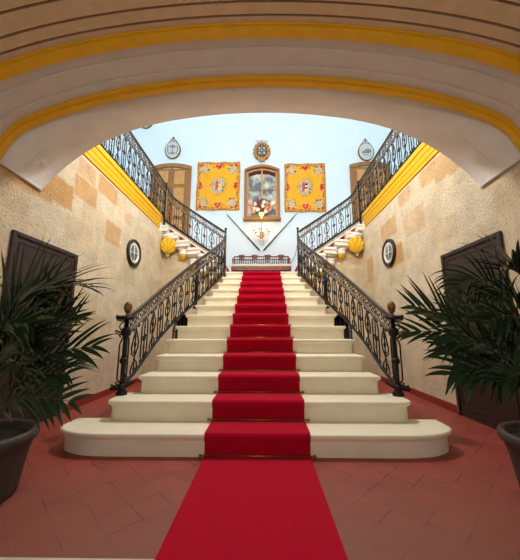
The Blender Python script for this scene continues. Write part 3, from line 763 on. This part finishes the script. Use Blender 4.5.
# tapestries: woven pattern kept in a colour attribute of the cloth
def tapestry(x0, x1, z0, z1, sg):
    nx, nz_ = 110, 130; random.seed(20+sg)
    def h(*a): return (math.sin(a[0]*127.1+a[1]*311.7)*43758.5453) % 1
    me = bpy.data.meshes.new('tapestry'); vs = []; cols = []
    Y_, G_, R_, P_, B_ = (226, 168, 52), (176, 164, 142), (188, 44, 60), (206, 178, 128), (96, 84, 78)
    def flower(u, v, cu, cv, r):
        du, dv = (u-cu), (v-cv); d = math.hypot(du, dv); a = math.atan2(dv, du)
        return d < r*(.62+.38*abs(math.cos(2.5*a+1)))
    for j in range(nz_+1):
        for i in range(nx+1):
            u, v = i/nx*2-1, j/nz_*2-1        # -1..1
            x = x0+(x1-x0)*i/nx; z = z0+(z1-z0)*j/nz_
            y = YB-.035-.010*math.sin(u*9+sg)-.006*math.sin(v*5+u*3)
            vs.append((x+.01*math.sin(v*3), y, z+.008*math.sin(u*7)))
            c = Y_; au, av = abs(u), abs(v); rr = h(i//2, j//2); r3 = h(i//3+7, j//3)
            if (abs(u+.55) < .03): c = (222, 166, 48)
            if au > .93 or av > .94: c = (206, 148, 50) if rr > .35 else (150, 82, 46)
            elif au > .84 or av > .87:
                if rr > .72: c = B_
                elif rr > .55: c = (196, 122, 50)
            # corner sprays
            du, dv = au-.66, av-.70; d = math.hypot(du, dv*1.1)
            if d < .25*(.7+.3*abs(math.cos(3*math.atan2(dv, du)))):
                c = P_ if r3 > .35 else G_
                if d > .15 and r3 < .35: c = B_
            if math.hypot(au-.82, av-.86) < .06: c = R_
            # mid-side red flowers
            for (cu, cv, k) in ((0, .80, 1), (0, -.80, 1), (.82, 0, 0), (-.82, 0, 0)):
                if flower(u, v, cu, cv, .12): c = R_ if r3 > .3 else (226, 120, 110)
                for s in (-1, 1):
                    if k and flower(u, v, cu+s*.1, cv+.05, .06): c = R_
                    if not k and flower(u, v, cu-.03, cv+s*.1, .06): c = R_
                    if k and rr > .5 and abs(v-cv) < .04 and .15 < abs(u-cu) < .3: c = (170, 110, 50)
            # central wreath and shield
            d = math.hypot(u*1.0, (v)*1.05); a = math.atan2(v, u)
            rad = .36*(.82+.18*abs(math.cos(4*a)))
            if d < rad:
                c = G_ if r3 > .3 else (206, 190, 160)
                if r3 < .12: c = B_
            if d < .17: c = (214, 190, 140)
            if -.14 < u < .0 and -.15 < v < .17: c = R_ if (rr > .25) else (224, 130, 120)
            if 0 <= u < .14 and -.14 < v < .15: c = ((206, 170, 80) if sg < 0 else (60, 50, 44)) if int((v+1)*14) % 2 else (222, 200, 150)
            if .36 < d < .42 and rr > .78: c = (160, 96, 46)
            cc = srgb(*c); f = .94+.1*rr
            cols.append((cc[0]*f, cc[1]*f, cc[2]*f, 1))
    fs = [(j*(nx+1)+i, j*(nx+1)+i+1, (j+1)*(nx+1)+i+1, (j+1)*(nx+1)+i) for j in range(nz_) for i in range(nx)]
    me.from_pydata(vs, [], fs); me.update()
    at = me.color_attributes.new('weave', 'FLOAT_COLOR', 'POINT')
    at.data.foreach_set('color', [k for c in cols for k in c])
    m, nt, b = new_mat('woven_tapestry_%s' % SIDE[sg]); vc = nt.nodes.new('ShaderNodeVertexColor'); vc.layer_name = 'weave'
    nt.links.new(vc.outputs['Color'], b.inputs['Base Color']); b.inputs['Roughness'].default_value = .95; b.inputs['Specular IOR Level'].default_value = .1
    me.materials.append(m); me.polygons.foreach_set('use_smooth', [True]*len(fs))
    o = bpy.data.objects.new('tapestry', me); C.objects.link(o)
    so = o.modifiers.new('thick', 'SOLIDIFY'); so.thickness = .012; so.offset = 0
    return o
tag(tapestry(-2.16, -.735, 4.95, 6.65, -1), 'yellow embroidered tapestry left of the arched window', 'tapestry', 'yellow tapestries on the back wall')
tag(tapestry(.735, 2.08, 4.87, 6.57, 1), 'yellow embroidered tapestry right of the arched window', 'tapestry', 'yellow tapestries on the back wall')

# crossed lances
for sg in (-1, 1):
    a, b = Vector((sg*1.15-.02, YB-.04, 4.83)), Vector((sg*.06-.02, YB-.05, 3.58))
    t = thing('lance', 'long dark wooden lance slanting down from the %s tapestry to the middle of the wall' % SIDE[sg], 'lance', tuple(b), 'pair of lances in a V on the back wall')
    MB().tube([a+(b-a)*k for k in (.06, .4, .62, .66, .70, .98)], lambda u: .013+.011*u, 8).build('shaft', 'lance', t)
    MB().tube([a, a+(b-a)*.03, a+(b-a)*.07], lambda u: [.004, .013, .010][round(u*2)], 6).build('spearhead', 'steel', t)
    MB().tube([a+(b-a)*.965, b], .022, 8).build('ferrule', 'black', t); MB().tube([a+(b-a)*.66, a+(b-a)*.675], .026, 8).build('collar', 'black', t)

# wall lamp with crystals under the window
t = thing('crystal_wall_lamp', 'small gilt chandelier with lit bulbs and crystals below the arched window', 'lamp', (-.02, YB-.3, 3.85))
lx, ly = -.02, YB-.30
MB().tube([(lx, YB-.0, 4.55), (lx, YB-.15, 4.52), (lx, ly, 4.56), (lx, ly, 4.5), (lx, ly, 4.05)], .012, 6)\
    .lathe([(.015, 0), (.05, .02), (.075, .06), (.05, .10), (.03, .14), (.06, .20), (.03, .24)], (lx, ly, 3.88), 16).build('stem', 'brass', t)
MB().lathe([(.01, .0), (.04, .06), (.085, .15), (.095, .17), (.08, .17), (.02, .05)], (lx, ly, 4.54), 16).build('top_bowl', 'litbowl', t)
for k in range(6):
    a = 2*PI*k/6+.3; c, s_ = math.cos(a), math.sin(a)
    R_ = .24
    pts = [(lx+c*r, ly+s_*r*.9, z) for r, z in ((.03, 4.02), (.10, 3.97), (.18, 3.99), (R_, 4.08), (R_, 4.12))]
    ar = MB().tube(pts, .009, 6); ar.lathe([(.012, 0), (.035, .012), (.035, .018), (.012, .02)], (lx+c*R_, ly+s_*R_*.9, 4.12), 10); arm = ar.build('arm', 'brass', t)
    b_ = MB().tube([(lx+c*R_, ly+s_*R_*.9, 4.14), (lx+c*R_, ly+s_*R_*.9, 4.20)], .011, 6).build('candle', 'creampetal', t)
    MB().lathe([(.006, 0), (.016, .015), (.014, .035), (.004, .06)], (lx+c*R_, ly+s_*R_*.9, 4.20), 8).build('flame_bulb', 'bulb', t)
    for j in range(3):
        MB().lathe([(.001, -.045), (.013, -.015), (.001, .01)], (lx+c*(R_-.02-.06*j), ly+s_*(R_-.02-.06*j)*.9, 4.07-.05*j), 6).build('crystal_drop', 'crystal', t)
for j in range(4):
    for k in range(9):
        a = 2*PI*k/9+j; r = .19-.04*j
        MB().lathe([(.001, -.04), (.017, -.012), (.001, .014)], (lx+r*math.cos(a), ly+r*math.sin(a)*.9, 4.0-.045*j), 6).build('crystal_drop', 'crystal', t)

# oval plaques hung over the gallery doors
def plaque(x, z, sg, label, partial=False):
    t = thing('wall_plaque', label, 'plaque', (x, YB, z), 'oval plaques on the back wall')
    oval(MB(), .265, .33, YB-.04, YB, cx=x, cz=z).build('rim', 'rope', t)
    oval(MB(), .235, .30, YB-.055, YB-.03, cx=x, cz=z).build('plate', 'ceramic', t)
    mb = MB()
    if sg < 0:
        mb.box(x-.015, x+.015, YB-.07, YB-.05, z-.18, z+.20).ball((x, YB-.06, z+.12), .07, 10, 6, (1.6, .3, .6)).ball((x, YB-.06, z-.14), .07, 10, 6, (1.4, .3, .5))
        for s in (-1, 1): mb.tube([(x+s*.15, YB-.06, z+.15), (x+s*.18, YB-.06, z), (x+s*.12, YB-.06, z-.17)], .014, 6)
    else:
        mb.ball((x+.05, YB-.055, z+.02), .11, 12, 6, (1.1, .25, .8)).ball((x-.07, YB-.055, z-.02), .06, 10, 6, (1.4, .3, .8)).tube([(x-.12, YB-.06, z-.12), (x+.13, YB-.06, z-.14)], .012, 6)
    mb.build('relief', 'blueglaze', t)
    MB().tube([(x-.17, YB-.03, z+.24), (x, YB-.03, z+.50), (x+.17, YB-.03, z+.24)], .012, 6).tube([(x, YB-.03, z+.3), (x, YB-.03, z+.50)], .014, 6).build('hanger', 'rope', t)
plaque(-3.03, 7.12, -1, 'oval grey plaque hung by a cord above the left oak door')
plaque(3.48, 6.98, 1, 'oval plaque with a blue relief hung by a cord above the right oak door')
plaque(-4.02, 8.28, -1, 'oval plaque cut off by the arch, at the far left of the back wall')

# ------------------------------------------------------------------ bench on the landing
t = thing('bench', 'long mahogany spindle-back bench with cream seat on the landing below the lances', 'bench', (-.03, 8.4, ZL))
bx0, bx1 = -.90, .84; by0, by1 = 8.10, 8.62
for x in (bx0+.02, bx1-.06):
    for y_ in (by0+.02, by1-.03):
        MB().box(x, x+.045, y_, y_+.045, ZL, ZL+.42).build('leg', 'bench', t)
bev(MB().box(bx0, bx1, by0, by0+.03, ZL+.33, ZL+.41).box(bx0, bx0+.03, by0+.03, by1, ZL+.27, ZL+.41).box(bx1-.03, bx1, by0+.03, by1, ZL+.27, ZL+.41).box(bx0, bx1, by1-.02, by1+.01, ZL+.27, ZL+.41).build('seat_frame', 'bench', t), .006)
bev(MB().box(bx0+.01, bx1-.01, by0+.01, by1-.02, ZL+.41, ZL+.485).build('seat_cushion', 'cream_cushion', t), .02)
yb2 = by1+.0
MB().tube([(bx0+.05, yb2, ZL+.83), (bx1-.05, yb2, ZL+.83)], .020, 6).tube([(bx0+.05, yb2, ZL+.74), (bx1-.05, yb2, ZL+.74)], .012, 6).build('top_rail', 'bench', t)
for k in range(25):
    x = bx0+.06+(bx1-bx0-.12)*k/24
    MB().lathe([(.008, 0), (.014, .05), (.009, .12), (.015, .18), (.009, .24), (.008, .36)], (x, yb2, ZL+.45), 6).build('spindle', 'lance', t)
for k in range(4):
    x = bx0+.06+(bx1-bx0-.12)*(k+.5)/4
    MB().ball((x, yb2, ZL+.86), .055, 10, 5, (2.0, .4, .7)).ball((x, yb2, ZL+.79), .04, 10, 5, (2.2, .4, .8)).build('crest_ornament', 'bench', t)
for x in (bx0+.03, bx1-.03):
    MB().tube([(x, yb2, ZL+.72), (x, by0+.08, ZL+.66), (x, by0+.04, ZL+.62)], .016, 6).tube([(x, by0+.08, ZL+.42), (x, by0+.08, ZL+.66)], .014, 6).tube([(x, yb2, ZL+.42), (x, yb2, ZL+.84)], .018, 6).build('armrest', 'bench', t)
# thin cord drooping beside the right post
tag(MB().tube(catmull([(1.14, YB-.02, 4.2), (1.12, YB-.03, 3.85), (1.02, YB-.05, 3.4), (.86, YB-.04, 3.1), (.84, YB-.02, 2.9)], 6), .008, 5).build('cord', 'rope'), 'thin dark cord drooping down the white wall right of the bench', 'cord')

# ------------------------------------------------------------------ potted palms
def frond(base, ctrl, tip, Lmax, nleaf, up=Vector((0, 0, 1)), droop=.5, seed=0, start=.30, fw=.017, ang=45):
    rnd = random.Random(seed); b, c, e = Vector(base), Vector(ctrl), Vector(tip); Lmax *= 1.18; nleaf = round(nleaf*.8); droop *= .8
    bez = lambda u: b*(1-u)**2+c*2*u*(1-u)+e*u*u
    tan = lambda u: ((c-b)*2*(1-u)+(e-c)*2*u).normalized()
    rach = MB().tube([bez(i/16) for i in range(17)], .009, 6, r2=.002)
    mb = MB()
    for k in range(nleaf):
        u = start+(1-start)*(k+.5)/nleaf
        p = bez(u); T = tan(u); B = T.cross(Vector((0, -.85, .5)) if seed % 5 != 4 else Vector((.2, -.4, .9)))
        if B.length < .1: B = T.orthogonal()
        B.normalize(); Nn = B.cross(T).normalized()
        q = (u-start)/(1-start)
        Lf = Lmax*(.45+1.0*math.sin(PI*min(1, q*.82+.14)))/1.45
        for s in (-1, 1):
            al = math.radians(ang-20*q+rnd.uniform(-7, 7))
            d = (B*s*math.sin(al)+T*math.cos(al)+Nn*(.22+rnd.uniform(-.1, .1))).normalized()
            l = Lf*rnd.uniform(.85, 1.1); w = 1.02*fw*rnd.uniform(.85, 1.15); seg = 6
            pos = p.copy(); dd = d.copy(); vs = []
            side = dd.cross(Nn).normalized()
            for i in range(seg+1):
                f = i/seg; ww = w*(math.sin(PI*min(1, .12+.88*f))**.6 if f < 1 else 0)
                ww = w*min(1, .35+f*3)*(1-f**2.2)
                nrm = side.cross(dd).normalized()
                vs += [pos-side*ww, pos-nrm*ww*.35, pos+side*ww]
                pos = pos+dd*(l/seg); dd = (dd+Vector((0, 0, -1))*droop/seg*(.4+1.2*f)).normalized()
            fs = []
            for i in range(seg):
                a = i*3; fs += [(a, a+1, a+4, a+3), (a+1, a+2, a+5, a+4)]
            mb.add(vs, fs, True)
    return rach, mb
def palm(cx, cy, label, fronds, seed):
    t = thing('potted_palm', label, 'plant', (cx, cy, 0))
    pf = [(.245, 0), (.255, .01), (.262, .05), (.280, .17), (.297, .27), (.302, .295), (.308, .30), (.310, .325), (.322, .335), (.340, .355), (.343, .385), (.334, .405), (.318, .412), (.303, .405), (.298, .385), (.292, .345), (.03, .34)]
    MB().lathe(pf, (cx, cy, 0), 48).build('pot', 'pot', t)
    MB().lathe([(.296, -.03), (.296, .0), (.2, .012), (.02, .015)], (cx, cy, .347), 24).build('soil', 'soil', t)
    for k, f in enumerate(fronds):
        r = random.Random(seed*50+k); a = r.uniform(0, 2*PI)
        base = (cx+.07*math.cos(a), cy+.07*math.sin(a), .36)
        ra, le = frond(base, f[0], f[1], f[2], f[3], droop=f[4], seed=seed*100+k, start=f[5] if len(f) > 5 else .3, fw=f[6] if len(f) > 6 else .017)
        fr = ra.build('frond', 'stem', t); l = le.build('leaflets', 'leaf', fr)
        l.location = (0, 0, 0)
LP = (-1.87, 2.05); RP = (2.02, 2.06)
palm(LP[0], LP[1], 'dark leafy palm in a brown pot at the left edge, in front of the door', [
    # control, tip, leaflet length, count, droop
    ((-1.80, 2.05, .92), (-1.26, 2.02, 1.19), .40, 14, .10, .50),
    ((-1.80, 2.0, .95), (-1.12, 2.05, .98), .34, 15, .7, .40),
    ((-1.75, 1.95, .75), (-1.20, 2.0, .62), .30, 13, .6, .35),
    ((-1.85, 2.0, 1.4), (-1.50, 2.0, 1.36), .42, 16, .5, .45, .024),
    ((-1.95, 2.1, 1.6), (-1.30, 2.2, 1.42), .38, 16, .9, .45),
    ((-1.95, 1.95, 1.25), (-1.45, 1.85, 1.12), .40, 16, .8, .40, .024),
    ((-1.9, 2.15, 1.2), (-1.55, 2.35, 1.20), .36, 15, .5, .40),
    ((-1.85, 1.9, .9), (-1.50, 1.75, .85), .34, 14, .8, .35, .022),
    ((-2.05, 2.1, 1.3), (-2.35, 2.2, 1.35), .36, 14, .7, .40),
    ((-1.9, 2.2, .9), (-1.50, 2.5, .8), .34, 14, .7, .35),
    ((-1.9, 1.8, 1.3), (-1.9, 1.5, 1.3), .36, 14, .8, .40, .022),
    ((-1.75, 2.05, 1.35), (-1.42, 2.05, 1.40), .34, 15, 1.6, .45, .015),
    ((-1.75, 2.0, .85), (-1.26, 2.0, .80), .28, 13, 1.2, .45, .014),
    ((-1.8, 2.0, 1.2), (-1.45, 1.95, 1.05), .36, 15, .9, .35, .022),
], 1)
palm(RP[0], RP[1], 'dark leafy palm in a brown pot at the right edge, in front of the door', [
    ((1.88, 2.05, 1.66), (1.40, 1.98, 1.38), .36, 17, 2.2, .50, .016),
    ((1.62, 2.08, 1.16), (1.10, 2.02, 1.26), .30, 13, .12, .58, .017),
    ((1.85, 2.0, 1.15), (1.02, 2.0, 1.08), .30, 15, .4, .45),
    ((1.90, 2.0, 1.05), (1.28, 2.0, .80), .34, 15, .9, .40),
    ((2.0, 2.0, 1.6), (1.70, 1.95, 1.50), .38, 16, 1.1, .45, .022),
    ((1.95, 1.95, 1.35), (1.45, 1.8, 1.15), .38, 16, 1.0, .40, .020),
    ((1.95, 2.1, 1.3), (1.55, 2.35, 1.2), .34, 15, .6, .40),
    ((1.95, 1.95, .95), (1.48, 1.85, .78), .34, 15, .9, .35, .018),
    ((2.1, 2.1, 1.4), (2.4, 2.2, 1.4), .36, 14, .7, .40),
    ((2.0, 1.85, 1.3), (1.95, 1.55, 1.2), .36, 14, .8, .40, .022),
    ((1.95, 2.2, 1.0), (1.55, 2.5, .95), .34, 14, .7, .35),
    ((1.95, 2.0, 1.2), (1.62, 1.9, 1.02), .36, 15, 1.0, .35, .020),
    ((1.9, 2.1, 1.1), (1.30, 2.1, .98), .30, 14, 1.3, .45, .014),
    ((1.85, 2.0, .95), (1.36, 1.98, .80), .28, 14, 1.3, .40, .014),
    ((1.9, 1.95, 1.45), (1.56, 1.85, 1.30), .32, 15, 1.8, .45, .015),
    ((2.0, 2.05, .9), (1.75, 1.75, .75), .32, 14, .9, .35, .018),
], 2)

# ------------------------------------------------------------------ light
w = bpy.data.worlds.new('sky'); bpy.context.scene.world = w; w.use_nodes = True
bg = w.node_tree.nodes['Background']; bg.inputs[0].default_value = (.80, .91, 1.0, 1); bg.inputs[1].default_value = 1.42
def light(name, kind, loc, energy, col, size=.1, rot=None, size_y=None, label=None):
    d = bpy.data.lights.new(name, kind); d.energy = energy; d.color = col
    if kind == 'AREA':
        d.size = size
        if size_y: d.shape = 'RECTANGLE'; d.size_y = size_y
    elif kind == 'POINT': d.shadow_soft_size = size
    o = bpy.data.objects.new(name, d); C.objects.link(o); o.location = loc
    if rot: o.rotation_euler = rot
    return o
# two unseen lanterns added to brighten the stairwell and the entrance
M['lantern'] = mat('added_lantern_glass', srgb(255, 240, 210), .4, emis=(1, .80, .52, 1), es=2.0)
for (x, y, z, zc, e, lab) in ((0, 3.95, 5.35, ZT, 360, 'added lantern brightening the stairs, unseen above the view'), (0, -1.2, 2.75, 3.68, 50, 'added lantern brightening the entrance, unseen behind the viewer')):
    t = thing('added_lantern', lab, 'lamp', (x, y, z), 'added lanterns out of view')
    MB().tube([(x, y, z+.42), (x, y, zc)], .008, 6).build('chain', 'brass', t)
    MB().lathe([(.02, .44), (.05, .40), (.16, .34), (.18, .30), (.17, .29), (.02, .30)], (x, y, z), 20).build('lantern_cap', 'brass', t)
    for k in range(6):
        a = PI/3*k; MB().tube([(x+.17*math.cos(a), y+.17*math.sin(a), z+.30), (x+.14*math.cos(a), y+.14*math.sin(a), z-.05)], .008, 6).build('rib', 'brass', t)
    MB().lathe([(.02, -.10), (.08, -.09), (.14, -.05), (.13, -.04), (.02, -.05)], (x, y, z), 20).build('lantern_base', 'brass', t)
    for k in range(3):
        a = 2*PI/3*k; MB().lathe([(.01, 0), (.03, .04), (.03, .09), (.01, .13)], (x+.05*math.cos(a), y+.05*math.sin(a), z+.05), 10).build('bulb', 'lantern', t)
    light('added_fill_light', 'POINT', (x, y, z-.22), e, (1, .95, .90), .16)
bounce_ground = MB().box(-12, 12, -20, -4.4, -.2, 0); struct(bounce_ground.build('ground', 'threshold'), 'added pale ground outside the entrance, bouncing light onto the vault', 'ground')  # unseen ground added to bounce daylight up to the vault
light('chandelier_light', 'POINT', (-.02, YB-.42, 4.35), 6, (1, .70, .30), .08)

# ------------------------------------------------------------------ camera
cam = bpy.data.cameras.new('camera'); co = bpy.data.objects.new('camera', cam); C.objects.link(co)
co.location = (.066, 0, 1.09)
p, psi = math.radians(10.0), math.radians(.9)
cam.sensor_fit = 'VERTICAL'; cam.sensor_height = 24; cam.lens = 24*287/560; cam.clip_start = .02
co.rotation_euler = (PI/2+p, 0, psi)
sc = bpy.context.scene; sc.camera = co
vs_ = sc.view_settings; vs_.view_transform = 'Standard'; vs_.look = 'None'; vs_.exposure = .14; vs_.gamma = 1; vs_.use_curve_mapping = False
